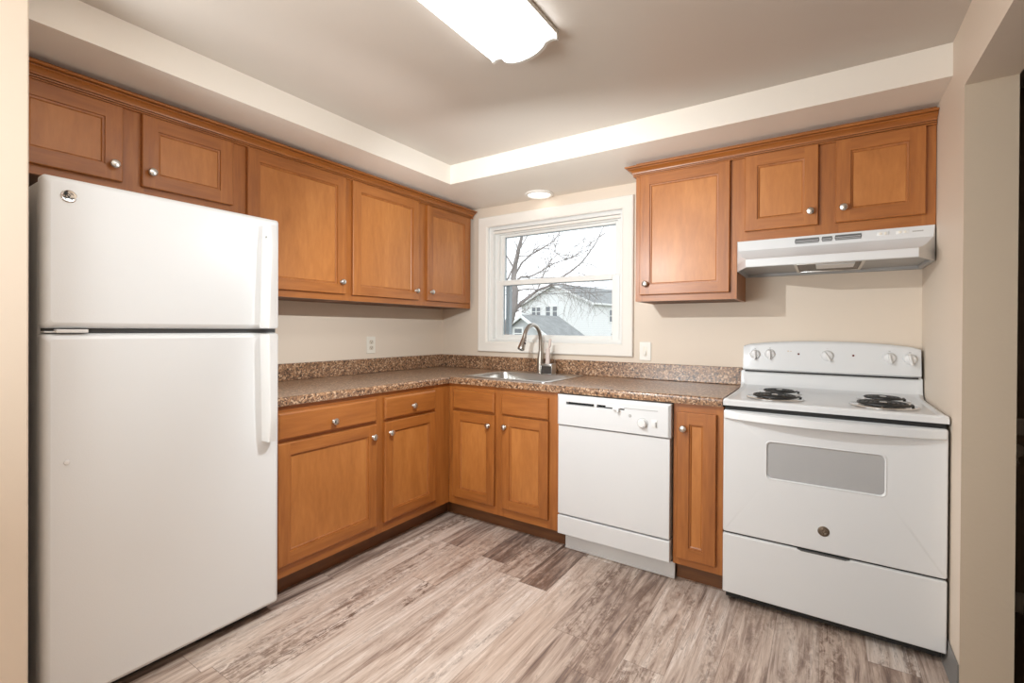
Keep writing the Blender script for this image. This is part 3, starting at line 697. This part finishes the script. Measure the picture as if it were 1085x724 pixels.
# backguard with arched top
f = MB(OF); n = 24; xs_ = [RX0+.010+(RX1-RX0-.016)*i/n for i in range(n+1)]
def arch(x): s = (x-RX0)/(RX1-RX0)*2-1; return 1.143+.026*(1-abs(s)**2.4)
rings = []
for i, x in enumerate(xs_):
    e = .006 if i in (0, n) else 0
    zt = arch(x)-e
    rings.append([(x, -.098+e, 1.010), (x, -.105+e, 1.016), (x, -.088+e, zt-.012), (x, -.080, zt-.003), (x, -.070, zt), (x, -.012, zt), (x, -.012, 1.006), (x, -.09+e, 1.006)])
f.loft(rings, True, True, True); bg_ = f.build('backguard', M_WHITE, t, sharp=.5)
f = MB(OF); f.box(RX0+.02, RX1-.016, -.094, -.05, 1.0005, 1.0075); f.build('backguard_gap', M_BLACK, t)
def bgy(z): return -.105+.017*(z-1.016)/(.115)
def stove_knob(x, z, ang, r=.0240):
    b = MB(OF); y = bgy(z)
    b.lathe([(r+.002, -.001), (r+.002, .003), (r, .006), (r-.003, .014), (r-.006, .016), (0, .0165)], (x, y, z), (0, -1, -.14), 26)
    k = b.build('control_knob', M_WPLAS, bg_)
    g = MB(OF); ca, sa = math.cos(ang), math.sin(ang); d = Vector((ca, 0, sa)); nrm = Vector((-sa, 0, ca)); o_ = Vector((x, y, z))
    def q(a, b_, c_): return o_+d*a+nrm*b_+Vector((0, -1, -.14))*c_
    g.loft([[q(-r, -.0055, .012), q(r, -.0055, .012), q(r, .0055, .012), q(-r, .0055, .012)], [q(-r*.95, -.004, .028), q(r*.95, -.004, .028), q(r*.95, .004, .028), q(-r*.95, .004, .028)]], True, True, True)
    g.build('knob_grip', M_WPLAS, k)
    p_ = MB(OF); p_.box(x-.004, x+.004, y-.0012+.003, y+.002, z+r+.006, z+r+.009); p_.build('knob_mark', M_GREYPR, bg_)
stove_knob(2.325, 1.094, PI/2); stove_knob(2.395, 1.098, PI/2); stove_knob(2.648, 1.098, PI/2+.5, .0255)
stove_knob(2.893, 1.096, PI/2+.2); stove_knob(2.968, 1.092, PI/2+.2)
f = MB(OF); y = bgy(1.105)
f.box(2.475, 2.482, y-.0012, y+.002, 1.090, 1.118); f.box(2.486, 2.497, y-.0012, y+.002, 1.094, 1.100); f.box(2.486, 2.495, y-.0012, y+.002, 1.106, 1.116); f.build('printed_legend', M_TANPR, bg_)
for xx in (2.525, 2.754):
    f = MB(OF); f.lathe([(.005, 0), (.005, .003), (.003, .004), (0, .0042)], (xx, bgy(1.102), 1.102), (0, -1, 0), 12); f.build('indicator_light', M_RED, bg_)
# burners
def burner(cx, cy, R):
    z = .9145
    pan = MB(OF); pan.lathe([(R+.018, .0), (R+.018, .004), (R+.012, .006), (R+.004, .003), (R-.02, -.012+.0135), (.02, .0005), (0, .0005)], (cx, cy, z), (0, 0, 1), 36)
    p_ = pan.build('drip_pan', M_CHROME, ct); 
    c = MB(OF); pts = []; turns = 4 if R < .085 else 5; n = turns*28; r0 = .022
    for i in range(n+1):
        a = 2*PI*turns*i/n; r = r0+(R-r0-.006)*i/n; pts.append((cx+r*math.cos(a), cy+r*math.sin(a), z+.012))
    pts += [(cx+R-.006, cy+.02, z+.010), (cx+R+.004, cy+.045, z+.003)]
    c.tube(pts, .0043, 7)
    co = c.build('burner_coil', M_COIL, p_)
    s = MB(OF); s.lathe([(.014, .010), (.014, .0165), (.011, .018), (0, .018)], (cx, cy, z), (0, 0, 1), 18)
    for k in range(3):
        a = 2*PI*k/3+.4; s.tube([(cx+.01*math.cos(a), cy+.01*math.sin(a), z+.008), (cx+R*math.cos(a), cy+R*math.sin(a), z+.008)], .002, 5)
    s.build('coil_support', M_CHROME, p_)
burner(2.452, -.268, .078); burner(2.448, -.482, .098); burner(2.855, -.268, .078); burner(2.838, -.482, .098)
# oven door
DZ0, DZ1 = .320, .866
wx0, wx1, wz0, wz1 = 2.432, 2.833, .588, .743
f = MB(OF); yF = -RF
outer = lambda i, y: [(x, y, z) for x, z in rrect((RX0+RX1)/2, (DZ0+DZ1)/2, (RX1-RX0)/2-.002-i, (DZ1-DZ0)/2-i, .008)]
inner = lambda i, y: [(x, y, z) for x, z in rrect((wx0+wx1)/2, (wz0+wz1)/2, (wx1-wx0)/2-i, (wz1-wz0)/2-i, .018)]
f.loft([outer(0, -.601), outer(0, yF+.005), outer(.0015, yF+.0015), outer(.005, yF), inner(-.006, yF), inner(-.003, yF-.0018), inner(0, yF+.001), inner(.002, yF+.006)], cap0=True)
od = f.build('oven_door', M_WHITE, t, sharp=.3)
f = MB(OF); f.loft([inner(-.001, yF+.008), inner(-.001, yF+.005)], cap0=True, cap1=True); f.build('oven_window', M_OVENGL, od)
# bowed handle, moulded along the door's top edge
f = MB(OF); rings = []; n = 24
for i in range(n+1):
    s = i/n; x = RX0+.006+(RX1-RX0-.014)*s; bow = math.sin(PI*s)**.75
    o_ = .006+.040*bow; zl = .826-.004*bow
    rings.append([(x, yF+.001, .864), (x, yF-o_*.7, .864), (x, yF-o_, .858), (x, yF-o_-.002, zl+.006), (x, yF-o_+.006, zl), (x, yF-o_*.55, zl+.006), (x, yF+.001, zl+.018)])
f.loft(rings, True, True, True); f.build('oven_handle', M_WHITE, od, sharp=.6)
f = MB(OF); f.lathe([(.0205, -.0005), (.0205, .0015), (.0185, .0025), (0, .0022)], (2.637, yF, .407), (0, -1, 0), 32); bd = f.build('badge', M_BADGE, od)
bd['label'] = 'round bronze monogram badge'
f = MB(OF); monogram(f, (2.637, yF-.0022, .407), (1, 0, 0), (0, 0, 1), (0, -1, 0), .017, .0008, 0); f.build('monogram', M_BADGEL, bd)
f = MB(OF); f.box(RX0+.002, RX1-.002, -RF, -.603, .048, .312, .005); dr = f.build('storage_drawer', M_WHITE, t)
f = MB(OF); f.box(RX0+.006, RX1-.006, -.628, -.6, .308, .324); f.build('drawer_gap', M_BLACK, t)
f = MB(OF); f.prism([(2.545, .3125), (2.56, .3065), (2.71, .3065), (2.725, .3125)], 'y', -RF-.0006, -RF+.02); f.build('drawer_grip_recess', M_SLOT, dr)

# ------------------------------------------------------------------ range hood
t = thing('range_hood', 'white under-cabinet range hood with vents above the electric range', 'range hood', (2.641, -.2, 1.518)); OF = tuple(t.location)
HX0, HX1 = 2.267, 3.0165
def hr(z, yf_, k, z2=None):
    i = .058*k; yc_ = -.332
    return [(HX0, -.002, z), (HX0, yc_, z), (HX0+i, yf_, z), (HX1-i*1.25, yf_, z), (HX1, yc_, z), (HX1, -.002, z)]
f = MB(OF)
f.loft([hr(1.6665, -.336, .03), hr(1.618, -.345, .10), hr(1.585, -.385, .45), hr(1.565, -.440, .8), hr(1.556, -.488, 1.0), hr(1.5535, -.492, 1.0), hr(1.520, -.494, 1.0), hr(1.517, -.490, 1.0)], True, True, False)
f.loft([hr(1.517, -.490, 1.0), [(x+(.012 if x < 2.6 else -.012), y+(.012 if y < -.1 else -.012), 1.521) for x, y, z in hr(1.517, -.490, 1.0)], [(x+(.013 if x < 2.6 else -.013), y+(.013 if y < -.1 else -.013), 1.534) for x, y, z in hr(1.517, -.490, 1.0)]], True, False, True, mat=1)
f.build('hood_shell', [M_WHITE, M_HOODIN], t, sharp=.35)
def vent(xa, xb, za, zb, nsl):
    b = MB(OF); yv = lambda z: -.336-.009*(1.6665-z)/.0485
    b.prism([(xa+.004, za), (xb-.004, za), (xb, (za+zb)/2), (xb-.002, zb), (xa+.002, zb), (xa, (za+zb)/2)], 'y', yv((za+zb)/2)-.0016, yv((za+zb)/2)+.01)
    v_ = b.build('vent_grille', M_SLOT, t)
    g = MB(OF)
    for k in range(nsl):
        z = za+(zb-za)*(k+.5)/nsl; g.box(xa+.003, xb-.003, yv(z)-.003, yv(z)+.004, z-.0014, z+.0014)
    g.build('vent_slats', M_HOODIN, v_)
vent(2.515, 2.613, 1.628, 1.655, 4); vent(2.621, 2.663, 1.630, 1.655, 4); vent(2.671, 2.770, 1.630, 1.657, 4)
for xa in (2.822, 2.888):
    f = MB(OF); f.box(xa, xa+.042, -.3425, -.330, 1.638, 1.654, .001); s_ = f.build('rocker_plate', M_WPLAS, t)
    g = MB(OF); g.box(xa+.008, xa+.018, -.3455, -.335, 1.641, 1.651, .001); g.box(xa+.026, xa+.034, -.3445, -.335, 1.641, 1.651, .001); g.build('rocker_switch', M_IVORY, s_)
f = MB(OF); f.box(2.942, 2.978, -.3415, -.330, 1.643, 1.648); f.build('printed_name_strip', M_GREYPR, t)
f = MB(OF); f.box(2.520, 2.775, -.42, -.08, 1.526, 1.5335, .002); fl_ = f.build('grease_filter', M_FILTER, t)
f = MB(OF); frame_rect2 = [(2.515, 2.527, -.425, -.075), (2.768, 2.780, -.425, -.075)]
for a, b_, c, d in frame_rect2: f.box(a, b_, c, d, 1.5225, 1.5335, .001)
f.box(2.527, 2.768, -.425, -.415, 1.5225, 1.5335, .001); f.box(2.527, 2.768, -.085, -.075, 1.5225, 1.5335, .001); f.build('filter_frame', M_STEEL, fl_)
f = MB(OF); f.box(2.60, 2.745, -.40, -.25, 1.518, 1.527, .003); f.build('lamp_lens', M_WPLAS, t)

# ------------------------------------------------------------------ outlet and switch
t = thing('wall_outlet', 'ivory duplex outlet on the left wall above the counter', 'outlet', (0, -.739, 1.107)); OF = tuple(t.location)
f = MB(OF); f.loft([[(x, y, z) for y, z in rrect(-.739, 1.107, .037-i, .059-i, .005)] for i, x in ((0, .0005), (0, .003), (.003, .006))], cap0=True, cap1=True); f.build('cover_plate', M_IVORY, t)
for zz in (1.127, 1.087):
    f = MB(OF); f.loft([[(x, y, z) for y, z in rrect(-.739, zz, .0165, .0145, .009)] for x in (.005, .0075)], cap0=True, cap1=True); sk = f.build('socket', M_IVORY2, t)
    g = MB(OF); g.box(.0070, .0079, -.747, -.7448, zz, zz+.009); g.box(.0070, .0079, -.7335, -.731, zz, zz+.008); g.lathe([(.0028, 0), (.0028, .0009)], (.0070, -.739, zz-.006), (1, 0, 0), 10); g.build('slots', M_BLACK, sk)
t = thing('light_switch', 'white toggle light switch on the wall right of the window', 'switch', (1.698, 0, 1.088)); OF = tuple(t.location)
f = MB(OF); f.loft([[(x, y, z) for x, z in rrect(1.698, 1.088, .037-i, .059-i, .005)] for i, y in ((0, -.0005), (0, -.004), (.003, -.007))], cap0=True, cap1=True); pl_ = f.build('cover_plate', M_TRIM, t)
f = MB(OF); f.box(1.685, 1.711, -.0085, -.006, 1.060, 1.116, .001); f.build('rocker_frame', M_IVORY, t)
f = MB(OF); f.loft([[(1.691, -.008, 1.066), (1.704, -.008, 1.066), (1.704, -.008, 1.092), (1.691, -.008, 1.092)], [(1.692, -.021, 1.064), (1.703, -.021, 1.064), (1.703, -.018, 1.074), (1.692, -.018, 1.074)]], True, True, True); f.build('toggle', M_TRIM, t)
# fitting in the side room
t = thing('wall_fitting', 'small pale rounded fitting in the dark room beyond the doorway', 'fitting', (3.336, -.001, .70)); OF = tuple(t.location)
f = MB(OF); f.lathe([(.030, 0), (.032, .01), (.028, .022), (.016, .030), (0, .032)], (3.332, -.001, .706), (0, -1, 0), 20)
f.build('cup', M_TRIM, t)
f = MB(OF); f.tube([(3.335, -.014, .678), (3.338, -.016, .660), (3.345, -.010, .648)], [.006, .005, .004], 8); f.build('tail', M_TRIM, t)

# ------------------------------------------------------------------ ceiling lights
LX0, LX1, LY0, LY1 = 1.563, 1.836, -2.67, -1.452
t = thing('fluorescent_light', 'long lit white fluorescent wraparound light on the kitchen ceiling', 'ceiling light', ((LX0+LX1)/2, (LY0+LY1)/2, ZC)); OF = tuple(t.location)
f = MB(OF); f.box(LX0-.003, LX1+.003, LY0+.004, LY1-.004, 2.266, ZC-.0005, .003); f.build('fixture_pan', M_PAN, t)
lxc = (LX0+LX1)/2; hw = (LX1-LX0)/2
def lens_prof(g, dz):
    out = []
    for k in range(-12, 13):
        s = k/12; a = abs(s)
        zz = 2.252-.034*max(0, 1-(a/.66)**2)**.6 if a < .66 else 2.252+(.006*math.sin((a-.66)/.34*PI))
        out.append((lxc+s*(hw+g), zz-dz))
    return out
pr = lens_prof(0, 0); prof = [(LX0, 2.267)]+[(x, z) for x, z in pr]+[(LX1, 2.267)]
f = MB(OF); f.prism(prof, 'y', LY0+.014, LY1-.014); f.build('lens', M_LENS, t)
pr = lens_prof(.004, .005); prof = [(LX0-.005, ZC-.001)]+pr+[(LX1+.005, ZC-.001)]
for y0, y1 in ((LY1-.014, LY1), (LY0, LY0+.014)):
    f = MB(OF); f.prism(prof, 'y', y0, y1); f.build('end_cap', M_PAN, t)
dx, dy = .980, -.106
t = thing('downlight', 'round lit recessed downlight in the soffit above the window', 'ceiling light', (dx, dy, ZS)); OF = tuple(t.location)
f = MB(OF); f.lathe([(.101, -.0005), (.101, -.006), (.096, -.011), (.082, -.012), (.076, -.004)], (dx, dy, ZS), (0, 0, 1), 36, cap0=False, cap1=False); f.build('trim_ring', M_TRIM, t)
f = MB(OF); f.lathe([(.080, -.005), (.05, -.0085), (0, -.010)], (dx, dy, ZS), (0, 0, 1), 36, cap0=True, cap1=False); f.build('lamp_face', M_BULB, t)

# ------------------------------------------------------------------ the street outside
GZ = -1.5
f = MB(); f.box(-70, 40, .5, 90, GZ-.2, GZ); struct('ground', f, M_GRASS)
def gable_house(name, label, apex, ridge_dir, length, hwid, slope, base_z, over, wall_mat, windows, trim):
    rd_ = Vector((ridge_dir[0], ridge_dir[1], 0)).normalized(); sd = Vector((rd_.y, -rd_.x, 0)); A = Vector(apex)
    t = thing(name, label, 'house' if 'house' in name else 'garage', (A.x, A.y, base_z)); OF = tuple(t.location)
    P = lambda r, s, z: A+rd_*r+sd*s+Vector((0, 0, z))
    ez = -slope*hwid; bz = base_z-A.z
    f = MB(OF)
    ring = lambda r: [P(r, -hwid, bz), P(r, hwid, bz), P(r, hwid, ez-.12), P(r, 0, -.12), P(r, -hwid, ez-.12)]
    f.loft([ring(0), ring(length)], True, True, True); f.build('walls', wall_mat, t)
    f = MB(OF); hw2 = hwid+over; e2 = -slope*hw2
    for s in (-1, 1):
        f.loft([[P(r, 0, 0), P(r, s*hw2, e2), P(r, s*hw2, e2-.10), P(r, 0, -.10)] for r in (-over, length+over)], True, True, True)
    f.build('roof', M_ROOF, t)
    f = MB(OF)
    for s in (-1, 1): f.loft([[P(r, 0, -.01), P(r, s*hw2, e2-.01), P(r, s*hw2, e2-.01-trim), P(r, 0, -.01-trim)] for r in (-over-.06, -over+.02)], True, True, True)
    f.loft([[P(r, hw2, e2), P(r, hw2+.08, e2), P(r, hw2+.08, e2-.16), P(r, hw2, e2-.16)] for r in (-over, length+over)], True, True, True)
    f.build('fascia', M_EXTTRIM, t)
    for side, c, zc_, ww, hh in windows:
        f = MB(OF); g = MB(OF)
        if side == 'gable': Q = lambda a, o_, z: P(-o_, a, z)
        else: Q = lambda a, o_, z: P(a, hwid+o_, z)
        def bx(mb, a0, a1, z0_, z1_, o0, o1): mb.loft([[Q(a0, o_, z0_), Q(a1, o_, z0_), Q(a1, o_, z1_), Q(a0, o_, z1_)] for o_ in (o0, o1)], True, True, True)
        bx(f, c-ww/2-.1, c-ww/2, zc_-hh/2-.1, zc_+hh/2+.1, -.01, .06); bx(f, c+ww/2, c+ww/2+.1, zc_-hh/2-.1, zc_+hh/2+.1, -.01, .06)
        bx(f, c-ww/2, c+ww/2, zc_+hh/2, zc_+hh/2+.1, -.01, .06); bx(f, c-ww/2, c+ww/2, zc_-hh/2-.1, zc_-hh/2, -.01, .06)
        bx(f, c-ww/2, c+ww/2, zc_-.03, zc_+.03, -.01, .05)
        wo = f.build('window', M_EXTTRIM, t); bx(g, c-ww/2, c+ww/2, zc_-hh/2, zc_+hh/2, -.01, .03); g.build('pane', M_EXTGL, wo)
    return t
RDIR = (.16, .987)
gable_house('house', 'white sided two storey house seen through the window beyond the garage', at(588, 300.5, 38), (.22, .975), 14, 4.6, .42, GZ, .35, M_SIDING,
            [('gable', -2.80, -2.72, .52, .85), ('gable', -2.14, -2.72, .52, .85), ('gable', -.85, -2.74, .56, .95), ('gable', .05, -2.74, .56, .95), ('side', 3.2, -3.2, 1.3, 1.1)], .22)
gable_house('garage', 'low grey roofed garage with pale gable below the white house', at(555.2, 333.4, 18), (.12, .993), 2.9, 2.7, .62, GZ, .25, M_GAR,
            [('gable', -.35, -1.0, .5, .5)], .16)
# bare tree
TY = 8.0
t = thing('tree', 'bare winter tree with long spreading branches outside the window', 'tree', at(532, 360, TY)); t.location.z = GZ
OF = tuple(t.location)
def path3(pts, y0, y1): return [at(u, v, y0+(y1-y0)*i/(len(pts)-1)) for i, (u, v) in enumerate(pts)]
trunk = path3([(527, 420), (531, 372), (535, 352), (541, 337), (545, 322), (546, 308), (544, 295), (546, 280), (550, 262), (554, 246), (556, 228)], TY, TY)
trunk[0].z = GZ-.05
f = MB(OF); f.tube(trunk, [.17, .145, .13, .12, .098, .088, .078, .066, .050, .036, .02], 10); f.build('trunk', M_BARK, t)
limbs = [([(541, 335), (552, 321), (562.7, 313), (570, 307.6), (580.7, 303.5), (592, 296), (604.5, 288), (616, 278.5), (622, 271), (631.6, 257), (639, 241.8), (645, 228)], 0, 2.0, .085, .012),
         ([(545, 318), (537, 298), (549, 272), (550.6, 264), (558, 251.4), (564, 238)], 0, -.5, .05, .012),
         ([(541, 300), (553, 278.5), (562.7, 270), (575, 263), (587, 255), (592.7, 246.6), (600, 234)], 0, .8, .045, .012),
         ([(545, 300), (552, 293.5), (560.8, 293.5), (571.4, 288.7), (579, 284), (587, 279.5), (596.6, 276), (612, 271), (628, 263)], 0, 1.2, .05, .007),
         ([(570, 306), (573.4, 296), (579, 284.3), (586, 271), (591.7, 251.4), (594, 236)], .9, 1.0, .022, .008),
         ([(544.7, 309.4), (554.6, 306.7), (565, 306.7), (580, 310), (594, 307), (612, 308)], 0, 1.0, .035, .008),
         ([(596.6, 276), (605.5, 272.7), (619, 264.5), (626.8, 257), (638, 249.5), (648, 240)], 1.2, 1.6, .013, .006),
         ([(580.7, 303.5), (596, 301), (610, 304), (622, 308), (634, 318)], 1.0, 1.8, .028, .006),
         ([(545, 285), (536, 270), (534, 252), (537, 236)], 0, .3, .04, .012),
         ([(549, 272), (560, 271), (566, 266), (579, 252), (590, 242)], 0, .4, .018, .006),
         ([(575, 263), (583, 264), (592, 270), (600, 276)], .5, .9, .014, .005),
         ([(541, 333), (549, 330), (556, 331), (561, 326)], 0, .2, .016, .005)]
rng = random.Random(11)
f = MB(OF); starts = []
for pts, d0, d1, r0, r1 in limbs:
    p = path3(pts, TY+d0, TY+d1); n = len(p); f.tube(p, [r0*.75+(r1*.75-r0*.75)*(i/(n-1))**.5 for i in range(n)], 7)
    for i in range(n-1):
        for k in range(3): starts.append((p[i].lerp(p[i+1], rng.random()), (p[i+1]-p[i]).normalized(), .010 if i < n-2 else .007))
f.build('branches', M_BARK, t)
f = MB(OF)
def twig(p, d, ln, r, depth):
    pts = [p]; q = p.copy(); dd = d.copy()
    for k in range(4):
        dd = (dd+Vector((rng.uniform(-.3, .3), rng.uniform(-.3, .3), rng.uniform(-.35, .25)))).normalized(); q = q+dd*ln/4; pts.append(q.copy())
    f.tube(pts, [r*(1-.2*k) for k in range(5)], 4)
    if depth > 0:
        for k in range(3):
            b_ = pts[rng.randint(1, 4)]; nd = (dd+Vector((rng.uniform(-1, 1), rng.uniform(-.6, .6), rng.uniform(-.9, .7)))).normalized()
            twig(b_, nd, ln*.6, r*.6, depth-1)
for p, d, r in starts:
    nd = (d+Vector((rng.uniform(-.9, .9), rng.uniform(-.6, .6), rng.uniform(-.7, .9)))).normalized()
    twig(p, nd, rng.uniform(.4, 1.0), r*.75, 1)
for k in range(26):      # drooping twigs on the right
    p = at(rng.uniform(594, 634), rng.uniform(298, 312), TY+rng.uniform(1.0, 1.9)); twig(p, Vector((rng.uniform(-.2, .3), 0, -1)), rng.uniform(.35, .9), .006, 1)
tw = f.build('twigs', M_BARK, t); tw['kind'] = 'stuff'
# evergreen and wires
c = at(652, 352, 20); t = thing('evergreen', 'dark evergreen at the lower right corner of the window view', 'tree', (c.x, c.y, GZ)); OF = tuple(t.location)
f = MB(OF); f.tube([(c.x, c.y, GZ-.05), (c.x, c.y, GZ+3.1)], [.09, .02], 8); f.build('trunk', M_BARK, t)
f = MB(OF)
for k in range(220):
    s = rng.random()**.8; z = GZ+.2+3.2*s; r = .62*(1-s)+.05; a = rng.uniform(0, 2*PI); d = Vector((math.cos(a), math.sin(a), .5)).normalized()
    p = Vector((c.x, c.y, z)); f.tube([p, p+d*r*.6, p+d*r], [.05, .045, .008], 4)
fo = f.build('foliage', M_EVERG, t); fo['kind'] = 'stuff'
for (u0, v0, u1, v1, nm) in ((515, 312, 665, 307.4, 'lowest dark power line crossing in front of the white house'), (515, 306.5, 665, 302.6, 'middle dark power line just under the sash meeting rail'), (515, 295.0, 665, 289.5, 'highest dark power line crossing the upper window pane')):
    a = at(u0-60, v0+2, 26); b_ = at(u1+120, v1-4, 26); f = MB(tuple(a)); pts = [a.lerp(b_, k/16)+Vector((0, 0, -.10*math.sin(PI*k/16))) for k in range(17)]
    f.tube(pts, .018, 5); tag(f.build('power_line', M_WIRE), nm, 'wire', 'power lines outside')
